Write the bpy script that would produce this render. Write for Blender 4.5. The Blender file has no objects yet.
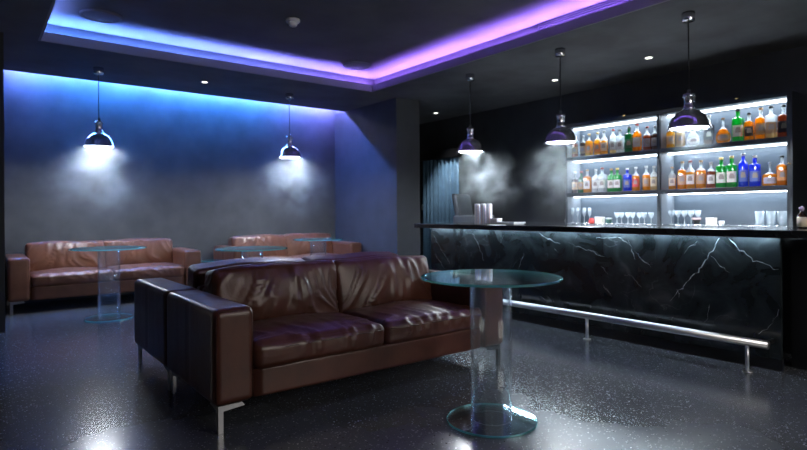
import bpy, bmesh, math, random
from mathutils import Vector, Matrix, noise
random.seed(7)
PI = math.pi
S = bpy.context.scene
C = S.collection

# ------------------------------------------------------------------ materials
def mat(name):
    m = bpy.data.materials.new(name); m.use_nodes = True
    nt = m.node_tree; nt.nodes.clear()
    out = nt.nodes.new('ShaderNodeOutputMaterial')
    return m, nt, out

def N(nt, kind, **kw):
    n = nt.nodes.new(kind)
    for k, v in kw.items():
        if k.startswith('i_'):
            n.inputs[k[2:].replace('_', ' ')].default_value = v
        else:
            setattr(n, k, v)
    return n

def rgb(c): return (c[0], c[1], c[2], 1)

def ramp(nt, fac, stops):
    r = nt.nodes.new('ShaderNodeValToRGB')
    e = r.color_ramp.elements
    while len(e) < len(stops): e.new(0.5)
    for i, (p, c) in enumerate(stops):
        e[i].position = p; e[i].color = rgb(c) if len(c) == 3 else c
    nt.links.new(fac, r.inputs[0])
    return r

def simple(name, col, rough=.5, metal=0, spec=.5, coat=0, bump=0, bscale=60, var=0, vscale=4, aniso=0):
    m, nt, out = mat(name)
    p = N(nt, 'ShaderNodeBsdfPrincipled')
    p.inputs['Base Color'].default_value = rgb(col)
    p.inputs['Roughness'].default_value = rough
    p.inputs['Metallic'].default_value = metal
    p.inputs['Specular IOR Level'].default_value = spec
    p.inputs['Coat Weight'].default_value = coat
    tc = N(nt, 'ShaderNodeTexCoord')
    if var:
        n = N(nt, 'ShaderNodeTexNoise'); n.inputs['Scale'].default_value = vscale; n.inputs['Detail'].default_value = 6
        nt.links.new(tc.outputs['Object'], n.inputs['Vector'])
        r = ramp(nt, n.outputs['Fac'], [(.3, [c * (1 - var) for c in col]), (.7, [min(1, c * (1 + var)) for c in col])])
        nt.links.new(r.outputs[0], p.inputs['Base Color'])
    if bump:
        n = N(nt, 'ShaderNodeTexNoise'); n.inputs['Scale'].default_value = bscale; n.inputs['Detail'].default_value = 4
        nt.links.new(tc.outputs['Object'], n.inputs['Vector'])
        b = N(nt, 'ShaderNodeBump'); b.inputs['Strength'].default_value = bump; b.inputs['Distance'].default_value = .01
        nt.links.new(n.outputs['Fac'], b.inputs['Height']); nt.links.new(b.outputs[0], p.inputs['Normal'])
    nt.links.new(p.outputs[0], out.inputs[0])
    return m

def emit(name, col, strength):
    m, nt, out = mat(name)
    e = N(nt, 'ShaderNodeEmission'); e.inputs[0].default_value = rgb(col); e.inputs[1].default_value = strength
    nt.links.new(e.outputs[0], out.inputs[0])
    return m

def led_gradient(name, axis, stops, lo, hi, strength):
    """an LED strip whose colour changes along its length"""
    m, nt, out = mat(name)
    tc = N(nt, 'ShaderNodeTexCoord'); sp = N(nt, 'ShaderNodeSeparateXYZ')
    nt.links.new(tc.outputs['Object'], sp.inputs[0])
    mr = N(nt, 'ShaderNodeMapRange'); mr.inputs[1].default_value = lo; mr.inputs[2].default_value = hi
    nt.links.new(sp.outputs[axis], mr.inputs[0])
    r = ramp(nt, mr.outputs[0], stops)
    e = N(nt, 'ShaderNodeEmission'); e.inputs[1].default_value = strength
    nt.links.new(r.outputs[0], e.inputs[0]); nt.links.new(e.outputs[0], out.inputs[0])
    return m

def pane(name, tint, edge=(.9, .97, 1), f0=.06, rough=.02, body=0.0, bodycol=(.9, .95, 1)):
    """clear thin glass: transparent with a mirror coat growing towards grazing angles"""
    m, nt, out = mat(name)
    t = N(nt, 'ShaderNodeBsdfTransparent'); t.inputs[0].default_value = rgb(tint)
    g = N(nt, 'ShaderNodeBsdfGlossy'); g.inputs[0].default_value = rgb(edge); g.inputs['Roughness'].default_value = rough
    lw = N(nt, 'ShaderNodeLayerWeight'); lw.inputs[0].default_value = .5
    pw = N(nt, 'ShaderNodeMath', operation='POWER'); pw.inputs[1].default_value = 3.5
    nt.links.new(lw.outputs['Facing'], pw.inputs[0])
    mr = N(nt, 'ShaderNodeMapRange'); mr.inputs[3].default_value = f0; mr.inputs[4].default_value = .85
    nt.links.new(pw.outputs[0], mr.inputs[0])
    mx = N(nt, 'ShaderNodeMixShader')
    nt.links.new(mr.outputs[0], mx.inputs[0]); nt.links.new(g.outputs[0], mx.inputs[2])
    if body:
        tr = N(nt, 'ShaderNodeBsdfTranslucent'); tr.inputs[0].default_value = rgb(bodycol)
        m2 = N(nt, 'ShaderNodeMixShader'); m2.inputs[0].default_value = body
        nt.links.new(t.outputs[0], m2.inputs[1]); nt.links.new(tr.outputs[0], m2.inputs[2])
        nt.links.new(m2.outputs[0], mx.inputs[1])
    else:
        nt.links.new(t.outputs[0], mx.inputs[1])
    nt.links.new(mx.outputs[0], out.inputs[0])
    return m

def leather(name, dark, light):
    m, nt, out = mat(name)
    p = N(nt, 'ShaderNodeBsdfPrincipled')
    tc = N(nt, 'ShaderNodeTexCoord')
    n = N(nt, 'ShaderNodeTexNoise'); n.inputs['Scale'].default_value = 5; n.inputs['Detail'].default_value = 8
    nt.links.new(tc.outputs['Object'], n.inputs['Vector'])
    r = ramp(nt, n.outputs['Fac'], [(.3, dark), (.72, light)])
    nt.links.new(r.outputs[0], p.inputs['Base Color'])
    rr = ramp(nt, n.outputs['Fac'], [(.3, (.29,) * 3), (.7, (.42,) * 3)])
    nt.links.new(rr.outputs[0], p.inputs['Roughness'])
    p.inputs['Specular IOR Level'].default_value = .5
    v = N(nt, 'ShaderNodeTexVoronoi'); v.inputs['Scale'].default_value = 260
    nt.links.new(tc.outputs['Object'], v.inputs['Vector'])
    n2 = N(nt, 'ShaderNodeTexNoise'); n2.inputs['Scale'].default_value = 22; n2.inputs['Detail'].default_value = 5; n2.inputs['Distortion'].default_value = .6
    nt.links.new(tc.outputs['Object'], n2.inputs['Vector'])
    ad = N(nt, 'ShaderNodeMath', operation='MULTIPLY_ADD'); ad.inputs[1].default_value = .12
    nt.links.new(v.outputs['Distance'], ad.inputs[0]); nt.links.new(n2.outputs['Fac'], ad.inputs[2])
    b = N(nt, 'ShaderNodeBump'); b.inputs['Strength'].default_value = .13; b.inputs['Distance'].default_value = .012
    nt.links.new(ad.outputs[0], b.inputs['Height']); nt.links.new(b.outputs[0], p.inputs['Normal'])
    nt.links.new(p.outputs[0], out.inputs[0])
    return m

def terrazzo(name):
    m, nt, out = mat(name)
    p = N(nt, 'ShaderNodeBsdfPrincipled')
    tc = N(nt, 'ShaderNodeTexCoord')
    cols = None
    base = N(nt, 'ShaderNodeTexNoise'); base.inputs['Scale'].default_value = 1.3; base.inputs['Detail'].default_value = 7
    nt.links.new(tc.outputs['Object'], base.inputs['Vector'])
    cur = ramp(nt, base.outputs['Fac'], [(.3, (.054, .060, .072)), (.7, (.084, .092, .106))]).outputs[0]
    for sc, th, col in ((62, .26, (.17, .18, .20)), (75, .20, (.30, .31, .33)), (40, .11, (.52, .54, .56)), (60, .2, (.02, .022, .028))):
        v = N(nt, 'ShaderNodeTexVoronoi'); v.inputs['Scale'].default_value = sc; v.inputs['Randomness'].default_value = 1
        nt.links.new(tc.outputs['Object'], v.inputs['Vector'])
        sep = N(nt, 'ShaderNodeSeparateColor'); nt.links.new(v.outputs['Color'], sep.inputs[0])
        pick = N(nt, 'ShaderNodeMath', operation='LESS_THAN'); pick.inputs[1].default_value = .34
        nt.links.new(sep.outputs[0], pick.inputs[0])
        sz = N(nt, 'ShaderNodeMath', operation='MULTIPLY'); sz.inputs[1].default_value = th * 1.6
        nt.links.new(sep.outputs[1], sz.inputs[0])
        ls = N(nt, 'ShaderNodeMath', operation='LESS_THAN')
        nt.links.new(v.outputs['Distance'], ls.inputs[0]); nt.links.new(sz.outputs[0], ls.inputs[1])
        mu = N(nt, 'ShaderNodeMath', operation='MULTIPLY'); nt.links.new(pick.outputs[0], mu.inputs[0]); nt.links.new(ls.outputs[0], mu.inputs[1])
        mx = N(nt, 'ShaderNodeMix', data_type='RGBA')
        nt.links.new(mu.outputs[0], mx.inputs[0]); nt.links.new(cur, mx.inputs[6]); mx.inputs[7].default_value = rgb(col)
        cur = mx.outputs[2]
    nt.links.new(cur, p.inputs['Base Color'])
    rr = ramp(nt, base.outputs['Fac'], [(.2, (FLOOR_R - .01,) * 3), (.8, (FLOOR_R + .01,) * 3)])
    nt.links.new(rr.outputs[0], p.inputs['Roughness'])
    p.inputs['Specular IOR Level'].default_value = .6
    nt.links.new(p.outputs[0], out.inputs[0])
    return m

def marble(name):
    m, nt, out = mat(name)
    p = N(nt, 'ShaderNodeBsdfPrincipled')
    tc = N(nt, 'ShaderNodeTexCoord')
    n = N(nt, 'ShaderNodeTexNoise'); n.inputs['Scale'].default_value = 3.4; n.inputs['Detail'].default_value = 12; n.inputs['Distortion'].default_value = .9
    nt.links.new(tc.outputs['Object'], n.inputs['Vector'])
    # thin veins where two noises cross
    n2 = N(nt, 'ShaderNodeTexNoise'); n2.inputs['Scale'].default_value = 1.5; n2.inputs['Detail'].default_value = 10; n2.inputs['Distortion'].default_value = 1.2
    mp = N(nt, 'ShaderNodeMapping'); mp.inputs['Rotation'].default_value = (.6, .2, .4); mp.inputs['Location'].default_value = (3, 1, 7)
    nt.links.new(tc.outputs['Object'], mp.inputs[0]); nt.links.new(mp.outputs[0], n2.inputs['Vector'])
    su = N(nt, 'ShaderNodeMath', operation='SUBTRACT'); su.inputs[1].default_value = .5
    nt.links.new(n2.outputs['Fac'], su.inputs[0])
    ab = N(nt, 'ShaderNodeMath', operation='ABSOLUTE'); nt.links.new(su.outputs[0], ab.inputs[0])
    vein = ramp(nt, ab.outputs[0], [(0, (1, 1, 1)), (.0045, (0, 0, 0))])
    mask = ramp(nt, n.outputs['Fac'], [(.48, (0, 0, 0)), (.66, (1, 1, 1))])
    mu = N(nt, 'ShaderNodeMath', operation='MULTIPLY'); nt.links.new(vein.outputs[0], mu.inputs[0]); nt.links.new(mask.outputs[0], mu.inputs[1])
    basec = ramp(nt, n.outputs['Fac'], [(.36, (.005, .008, .010)), (.6, (.020, .027, .031)), (.78, (.055, .066, .072))])
    mx = N(nt, 'ShaderNodeMix', data_type='RGBA'); mx.inputs[7].default_value = (.10, .12, .13, 1)
    nt.links.new(mu.outputs[0], mx.inputs[0]); nt.links.new(basec.outputs[0], mx.inputs[6])
    nt.links.new(mx.outputs[2], p.inputs['Base Color'])
    p.inputs['Roughness'].default_value = .2
    nt.links.new(p.outputs[0], out.inputs[0])
    return m

def haze_mat(name, dens, scale, seed, lo=.42, hi=.72):
    m, nt, out = mat(name)
    v = N(nt, 'ShaderNodeVolumePrincipled')
    v.inputs['Color'].default_value = (.78, .90, 1, 1); v.inputs['Anisotropy'].default_value = .1
    tc = N(nt, 'ShaderNodeTexCoord')
    n = N(nt, 'ShaderNodeTexNoise', noise_dimensions='4D'); n.inputs['W'].default_value = seed
    n.inputs['Scale'].default_value = scale; n.inputs['Detail'].default_value = 6; n.inputs['Distortion'].default_value = .5
    nt.links.new(tc.outputs['Object'], n.inputs['Vector'])
    r = ramp(nt, n.outputs['Fac'], [(lo, (0, 0, 0)), (hi, (1, 1, 1))])
    ln = N(nt, 'ShaderNodeVectorMath', operation='LENGTH'); nt.links.new(tc.outputs['Object'], ln.inputs[0])
    fall = N(nt, 'ShaderNodeMapRange'); fall.interpolation_type = 'SMOOTHSTEP'
    fall.inputs[1].default_value = 1.0; fall.inputs[2].default_value = .15; fall.inputs[3].default_value = 0; fall.inputs[4].default_value = dens
    nt.links.new(ln.outputs['Value'], fall.inputs[0])
    mu = N(nt, 'ShaderNodeMath', operation='MULTIPLY'); nt.links.new(r.outputs[0], mu.inputs[0]); nt.links.new(fall.outputs[0], mu.inputs[1])
    nt.links.new(mu.outputs[0], v.inputs['Density'])
    nt.links.new(v.outputs[0], out.inputs['Volume'])
    return m

FLOOR_R = .20
WORLD = 2.3
M = {}
M['floor'] = terrazzo('terrazzo')
M['wall'] = simple('wall_paint', (.074, .080, .086), .75, var=.18, vscale=3, bump=.05, bscale=30)
M['wall_dark'] = simple('wall_paint_dark', (.020, .024, .030), .7, var=.2, vscale=3)
M['wall_col'] = simple('wall_paint_blue_grey', (.050, .056, .066), .75, var=.15, vscale=3)
M['ceil'] = simple('ceiling_paint', (.085, .090, .098), .72, var=.3, vscale=1.8)
M['ceil_up'] = simple('ceiling_paint_raised', (.075, .075, .085), .8, var=.3, vscale=1.6)
M['fascia'] = simple('fascia_paint', (.22, .22, .25), .6)
M['upstand'] = simple('upstand_paint', (.030, .032, .036), .7)
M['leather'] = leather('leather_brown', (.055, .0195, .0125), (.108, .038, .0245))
M['leather_lit'] = leather('leather_brown_lit', (.11, .043, .025), (.19, .078, .046))  # same brown leather, lightened for the pendant light on the back sofas
M['piping'] = simple('leather_piping', (.045, .018, .013), .4)
M['piping_lit'] = simple('leather_piping_lit', (.10, .045, .03), .4)  # piping lightened to go with the lamplit leather copy
M['chrome'] = simple('chrome', (.82, .84, .88), .17, 1)
M['steel'] = simple('brushed_steel', (.70, .72, .74), .34, 1)
M['legm'] = simple('satin_steel', (.28, .29, .31), .3, 1)
M['bounce_top'] = simple('bounce_top_white', (.72, .74, .76), .5)  # pale so the added top behind the bar reflects light upward
M['black'] = simple('black_lacquer', (.008, .009, .011), .35)
M['blackm'] = simple('black_metal', (.012, .013, .016), .4, .4)
M['counter'] = simple('counter_stone', (.010, .012, .015), .16, var=.3, vscale=9)
M['marble'] = marble('black_marble')
M['vein'] = simple('marble_vein', (.46, .50, .53), .25, var=.7, vscale=26)
M['cab'] = simple('cabinet_frame', (.014, .018, .024), .35, .3)
M['reflector'] = simple('polished_shelf_reflector', (.80, .83, .86), .22, .9)  # mirror-like sheet added to bounce shelf light
M['cabback'] = simple('cabinet_back_panel', (.048, .066, .09), .5, var=.12, vscale=3)
M['cabside'] = simple('cabinet_side_lining', (.13, .15, .18), .5)
M['gtop'] = pane('table_glass_face', (.86, .95, .96), f0=.12, rough=.03)
M['gedge'] = pane('table_glass_edge', (.10, .50, .50), edge=(.6, 1, 1), f0=.35, rough=.2, body=.5, bodycol=(.25, .85, .85))
M['gtube'] = pane('table_glass_tube', (.965, .985, .99), f0=.022, rough=.05, body=.015)
M['drink_glass'] = pane('clear_glass', (.86, .90, .94), f0=.14, rough=.08, body=.32, bodycol=(.95, .98, 1))
M['curtain'] = simple('curtain_cloth', (.14, .28, .45), .85, var=.15, vscale=6)
M['uph'] = simple('chair_upholstery', (.035, .042, .053), .6, bump=.1)
M['white'] = simple('white_plastic', (.75, .77, .8), .4)
M['offwhite'] = simple('cream_card', (.72, .68, .58), .5)
M['red'] = simple('red_plastic', (.75, .06, .05), .4)
M['darkgreen'] = simple('dark_green_glaze', (.02, .07, .06), .3)
M['paper'] = simple('tray_paper', (.55, .58, .62), .5)
M['speaker'] = simple('speaker_cloth', (.16, .17, .2), .7)
M['brass'] = simple('brass', (.85, .62, .28), .25, 1)
LW = emit('led_white', (.78, .90, 1), 7)
LBAR = emit('led_bar_front', (.72, .88, 1), 34)
LCOVE_BACK = led_gradient('led_cove_far', 'X', [(0, (.10, .27, 1)), (.35, (.15, .25, 1)), (.72, (.22, .19, 1)), (1, (.33, .16, 1))], .6, 4.9, 175)
LCOVE_R = emit('led_cove_bar_side', (.33, .16, 1), 165)
LCOVE_L = emit('led_cove_lounge_side', (.22, .32, 1), 60)
LCOVE_N = emit('led_cove_near', (.30, .20, 1), 140)
LSLOT = led_gradient('led_wall_slot', 'X', [(0, (.12, .20, 1)), (.15, (.03, .24, 1)), (.72, (.03, .24, 1)), (.88, (.15, .20, 1)), (1, (.20, .20, 1))], .3, 5.4, 265)
LSLOTW = emit('led_slot_white', (.80, .78, 1), 26)
LFILL = emit('led_added_fill', (.85, .93, 1), 120)  # fill for the added strip under the counter
LAMP = emit('lamp_diffuser', (.88, .94, 1), 54)
LSPOT = emit('downlight_lens', (1, .95, .86), 3)

# ------------------------------------------------------------------ mesh helpers
def obj(name, bm, mats, parent=None, smooth=False, loc=None):
    me = bpy.data.meshes.new(name)
    bmesh.ops.recalc_face_normals(bm, faces=bm.faces[:])
    bm.to_mesh(me); bm.free()
    for m in (mats if isinstance(mats, (list, tuple)) else [mats]): me.materials.append(m)
    if smooth:
        for f in me.polygons: f.use_smooth = True
    o = bpy.data.objects.new(name, me); C.objects.link(o)
    if parent: o.parent = parent
    if loc: o.location = loc
    return o

def thing(name, label, cat, loc=(0, 0, 0), rz=0, group=None):
    o = bpy.data.objects.new(name, None); C.objects.link(o)
    o.empty_display_size = .1
    o.location = loc; o.rotation_euler = (0, 0, rz)
    o['label'] = label; o['category'] = cat
    if group: o['group'] = group
    return o

def tag(o, label, cat, group=None, kind=None):
    o['label'] = label; o['category'] = cat
    if group: o['group'] = group
    if kind: o['kind'] = kind
    return o

def struct(name, bm, m, label=None, smooth=False):
    o = obj(name, bm, m, smooth=smooth); o['kind'] = 'structure'
    o['label'] = label or name.replace('_', ' '); o['category'] = name.split('_')[0]
    return o

def box(bm, a, b, bev=0, seg=2, mi=0):
    x0, y0, z0 = a; x1, y1, z1 = b
    vs = [bm.verts.new(p) for p in ((x0, y0, z0), (x1, y0, z0), (x1, y1, z0), (x0, y1, z0), (x0, y0, z1), (x1, y0, z1), (x1, y1, z1), (x0, y1, z1))]
    fs = [bm.faces.new([vs[i] for i in f]) for f in ((3, 2, 1, 0), (4, 5, 6, 7), (0, 1, 5, 4), (1, 2, 6, 5), (2, 3, 7, 6), (3, 0, 4, 7))]
    for f in fs: f.material_index = mi
    if bev:
        es = list({e for f in fs for e in f.edges})
        bmesh.ops.bevel(bm, geom=es, offset=bev, segments=seg, affect='EDGES', profile=.5)
    return vs

def B(a, b, bev=0, seg=2):
    bm = bmesh.new(); box(bm, a, b, bev, seg); return bm

def lathe(bm, prof, n=32, c=(0, 0, 0), mi=None, sx=1, sy=1, power=2, close=False):
    """prof: list of (r, z); closed on the axis where r is 0"""
    rings = []
    for r, z in prof:
        if r <= 1e-6: rings.append([bm.verts.new((c[0], c[1], c[2] + z))]); continue
        ring = []
        for k in range(n):
            a = 2 * PI * k / n; ca, sa = math.cos(a), math.sin(a)
            q = (abs(ca) ** power + abs(sa) ** power) ** (-1 / power) if power != 2 else 1
            ring.append(bm.verts.new((c[0] + r * q * ca * sx, c[1] + r * q * sa * sy, c[2] + z)))
        rings.append(ring)
    pairs = list(zip(rings, rings[1:]))
    if close: pairs.append((rings[-1], rings[0]))
    for i, (A, D) in enumerate(pairs):
        m_ = mi[i] if mi else 0
        for k in range(n):
            k2 = (k + 1) % n
            if len(A) == 1 and len(D) == 1: break
            if len(A) == 1: f = bm.faces.new((A[0], D[k], D[k2]))
            elif len(D) == 1: f = bm.faces.new((A[k], A[k2], D[0]))
            else: f = bm.faces.new((A[k], A[k2], D[k2], D[k]))
            f.material_index = m_
    return bm

def L(prof, **k):
    bm = bmesh.new(); lathe(bm, prof, **k); return bm

def tube(bm, pts, r, n=12, cap=True):
    pts = [Vector(p) for p in pts]; rings = []
    for i, p in enumerate(pts):
        d = (pts[min(i + 1, len(pts) - 1)] - pts[max(i - 1, 0)]).normalized()
        up = Vector((0, 0, 1)) if abs(d.z) < .9 else Vector((1, 0, 0))
        s = d.cross(up).normalized(); u = s.cross(d)
        rings.append([bm.verts.new(p + r * (math.cos(2 * PI * k / n) * s + math.sin(2 * PI * k / n) * u)) for k in range(n)])
    for A, D in zip(rings, rings[1:]):
        for k in range(n): bm.faces.new((A[k], A[(k + 1) % n], D[(k + 1) % n], D[k]))
    if cap: bm.faces.new(rings[0][::-1]); bm.faces.new(rings[-1])
    return bm

def T(pts, r, n=12):
    bm = bmesh.new(); tube(bm, pts, r, n); return bm

def softbox(size, r, cuts=26, fn=None, center=(0, 0, 0)):
    """rounded box; fn(p, n, u) displaces each point, u in [-1,1]^3"""
    bm = bmesh.new()
    bmesh.ops.create_cube(bm, size=2)
    bmesh.ops.subdivide_edges(bm, edges=bm.edges[:], cuts=cuts, use_grid_fill=True)
    h = [s / 2 for s in size]
    for v in bm.verts:
        u = [math.sin(c * PI / 2) * .55 + c * .45 for c in v.co]
        p = Vector([u[i] * h[i] for i in range(3)])
        q = Vector([max(-(h[i] - r), min(h[i] - r, p[i])) for i in range(3)])
        d = p - q
        n = d.normalized() if d.length > 1e-9 else Vector((0, 0, 1))
        p = q + n * r
        if fn: p = fn(p, n, u)
        v.co = p + Vector(center)
    return bm

# ------------------------------------------------------------------ room shell
H, HU = 3.07, 3.305
XL, XR, YN, YB = .575, 4.883, .3, 7.08          # raised ceiling opening
bm = B((-4, -1.7, -.1), (7.6, 9.3, 0)); struct('floor', bm, M['floor'], 'polished dark terrazzo floor')
struct('wall_back', B((-2, 9.15, 0), (7.6, 9.3, 3.5)), M['wall'], 'dark grey back wall washed with blue light')
struct('wall_right', B((7.5, -1.7, 0), (7.65, 9.15, 3.5)), M['wall_dark'], 'black wall behind the bar')
struct('wall_left', B((-2, 7.0, 0), (.25, 9.15, H)), M['wall_dark'], 'black end of the left wall')
struct('wall_partition', B((5.44, 7.2, 0), (5.925, 9.15, H)), M['wall_col'], 'blue grey pier dividing lounge from bar')
bm = bmesh.new()                                      # wide opening added behind the viewer to let world light in as fill
WX0, WX1, WZ0, WZ1 = 2.0, 4.6, .95, 2.9
box(bm, (-4, -1.7, 0), (WX0, -1.6, 3.5)); box(bm, (WX1, -1.7, 0), (7.65, -1.6, 3.5)); box(bm, (WX0, -1.7, 0), (WX1, -1.6, WZ0)); box(bm, (WX0, -1.7, WZ1), (WX1, -1.6, 3.5))
struct('wall_near', bm, M['wall_dark'], 'dark wall behind the viewer')
bm = bmesh.new()
for k in range(5):
    x = WX0 + (WX1 - WX0 - .06) * k / 4; box(bm, (x, -1.68, WZ0), (x + .06, -1.62, WZ1))
box(bm, (WX0, -1.68, WZ1 - .06), (WX1, -1.62, WZ1)); box(bm, (WX0, -1.68, WZ0), (WX1, -1.62, WZ0 + .06))
struct('window_added_1', bm, M['blackm'], 'added glazed opening behind the viewer, for fill light')
pl = bpy.data.lights.new('added_window_portal', 'AREA'); pl.shape = 'RECTANGLE'; pl.size = WX1 - WX0; pl.size_y = WZ1 - WZ0; pl.cycles.is_portal = True  # sampling portal for the added opening
po = bpy.data.objects.new('added_window_portal', pl); C.objects.link(po); po.location = ((WX0 + WX1) / 2, -1.65, (WZ0 + WZ1) / 2); po.rotation_euler = (-PI / 2, 0, PI)
struct('wall_lounge', B((-4.1, -1.7, 0), (-4, 9.3, 3.5)), M['wall_dark'], 'dark wall at the far left side')
bm = bmesh.new()
for a, b in (((-4, -1.7), (XL, 8.785)), ((XR, -1.7), (7.5, 8.785)), ((XL, YB), (XR, 8.785)), ((XL, -1.7), (XR, YN)), ((5.44, 8.785), (7.5, 9.15))):
    box(bm, (a[0], a[1], H), (b[0], b[1], H + .05))
struct('ceiling', bm, M['ceil'], 'dark lower ceiling around the raised panel')
bm = bmesh.new(); box(bm, (-4, -1.7, HU), (7.5, 9.15, HU + .05)); struct('ceiling_raised', bm, M['ceil_up'], 'raised ceiling panel inside the cove')
# lip of the cove
bm = bmesh.new()
e = .004
for a, b in (((XL - .02, YN - .02), (XL + e, YB + .02)), ((XR - e, YN - .02), (XR + .02, YB + .02)), ((XL + e, YB - e), (XR - e, YB + .02)), ((XL + e, YN - .02), (XR - e, YN + e))):
    box(bm, (a[0], a[1], H - .002), (b[0], b[1], H + .1))
struct('trim_1', bm, M['fascia'], 'fascia lip of the light cove')
bm = bmesh.new(); g = .14
for a, b in (((XL - g - .05, YN - g), (XL - g, YB + g)), ((XR + g, YN - g), (XR + g + .05, YB + g)), ((XL - g - .05, YB + g), (XR + g + .05, YB + g + .05)), ((XL - g - .05, YN - g - .05), (XR + g + .05, YN - g))):
    box(bm, (a[0], a[1], H + .05), (b[0], b[1], HU))
struct('trim_2', bm, M['upstand'], 'inner upstand of the light cove')
# baseboards
struct('baseboard_back', B((.25, 9.13, 0), (5.44, 9.15, .09)), M['black'], 'black baseboard of the back wall')

# LED strips (lie on the ledges)
z0 = H + .055
def strip(name, a, b, m, label, group=None):
    bm = B(a, b); o = obj(name, bm, m); return tag(o, label, 'light strip', group)
strip('led_strip', (XL, YB + .09, z0), (XR, YB + .11, z0 + .02), LCOVE_BACK, 'blue to violet light strip along the back edge of the ceiling cove')
strip('led_strip', (XR + .09, YN, z0), (XR + .11, YB, z0 + .02), LCOVE_R, 'violet light strip along the bar side of the ceiling cove')
strip('led_strip', (XL - .11, YN, z0), (XL - .09, YB, z0 + .02), LCOVE_L, 'blue light strip along the lounge side of the ceiling cove')
strip('led_strip', (XL, YN - .11, z0), (XR, YN - .09, z0 + .02), LCOVE_N, 'violet light strip on the near edge of the ceiling cove')
strip('led_strip', (.27, 8.965, H + .14), (5.42, 8.98, H + .155), LSLOT, 'blue light strip in the slot washing the back wall')
obj('bracket', B((.27, 8.968, H + .1552), (5.42, 8.977, HU - .0005)), M['blackm'], [o for o in C.objects if o.name.startswith('led_strip')][-1])
strip('led_strip', (.27, 9.10, H + .10), (5.42, 9.112, H + .11), LSLOTW, 'cool white light strip in the slot, nearest the back wall')
obj('bracket', B((.27, 9.1122, H + .102), (5.42, 9.1495, H + .108)), M['blackm'], [o for o in C.objects if o.name.startswith('led_strip')][-1])

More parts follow.
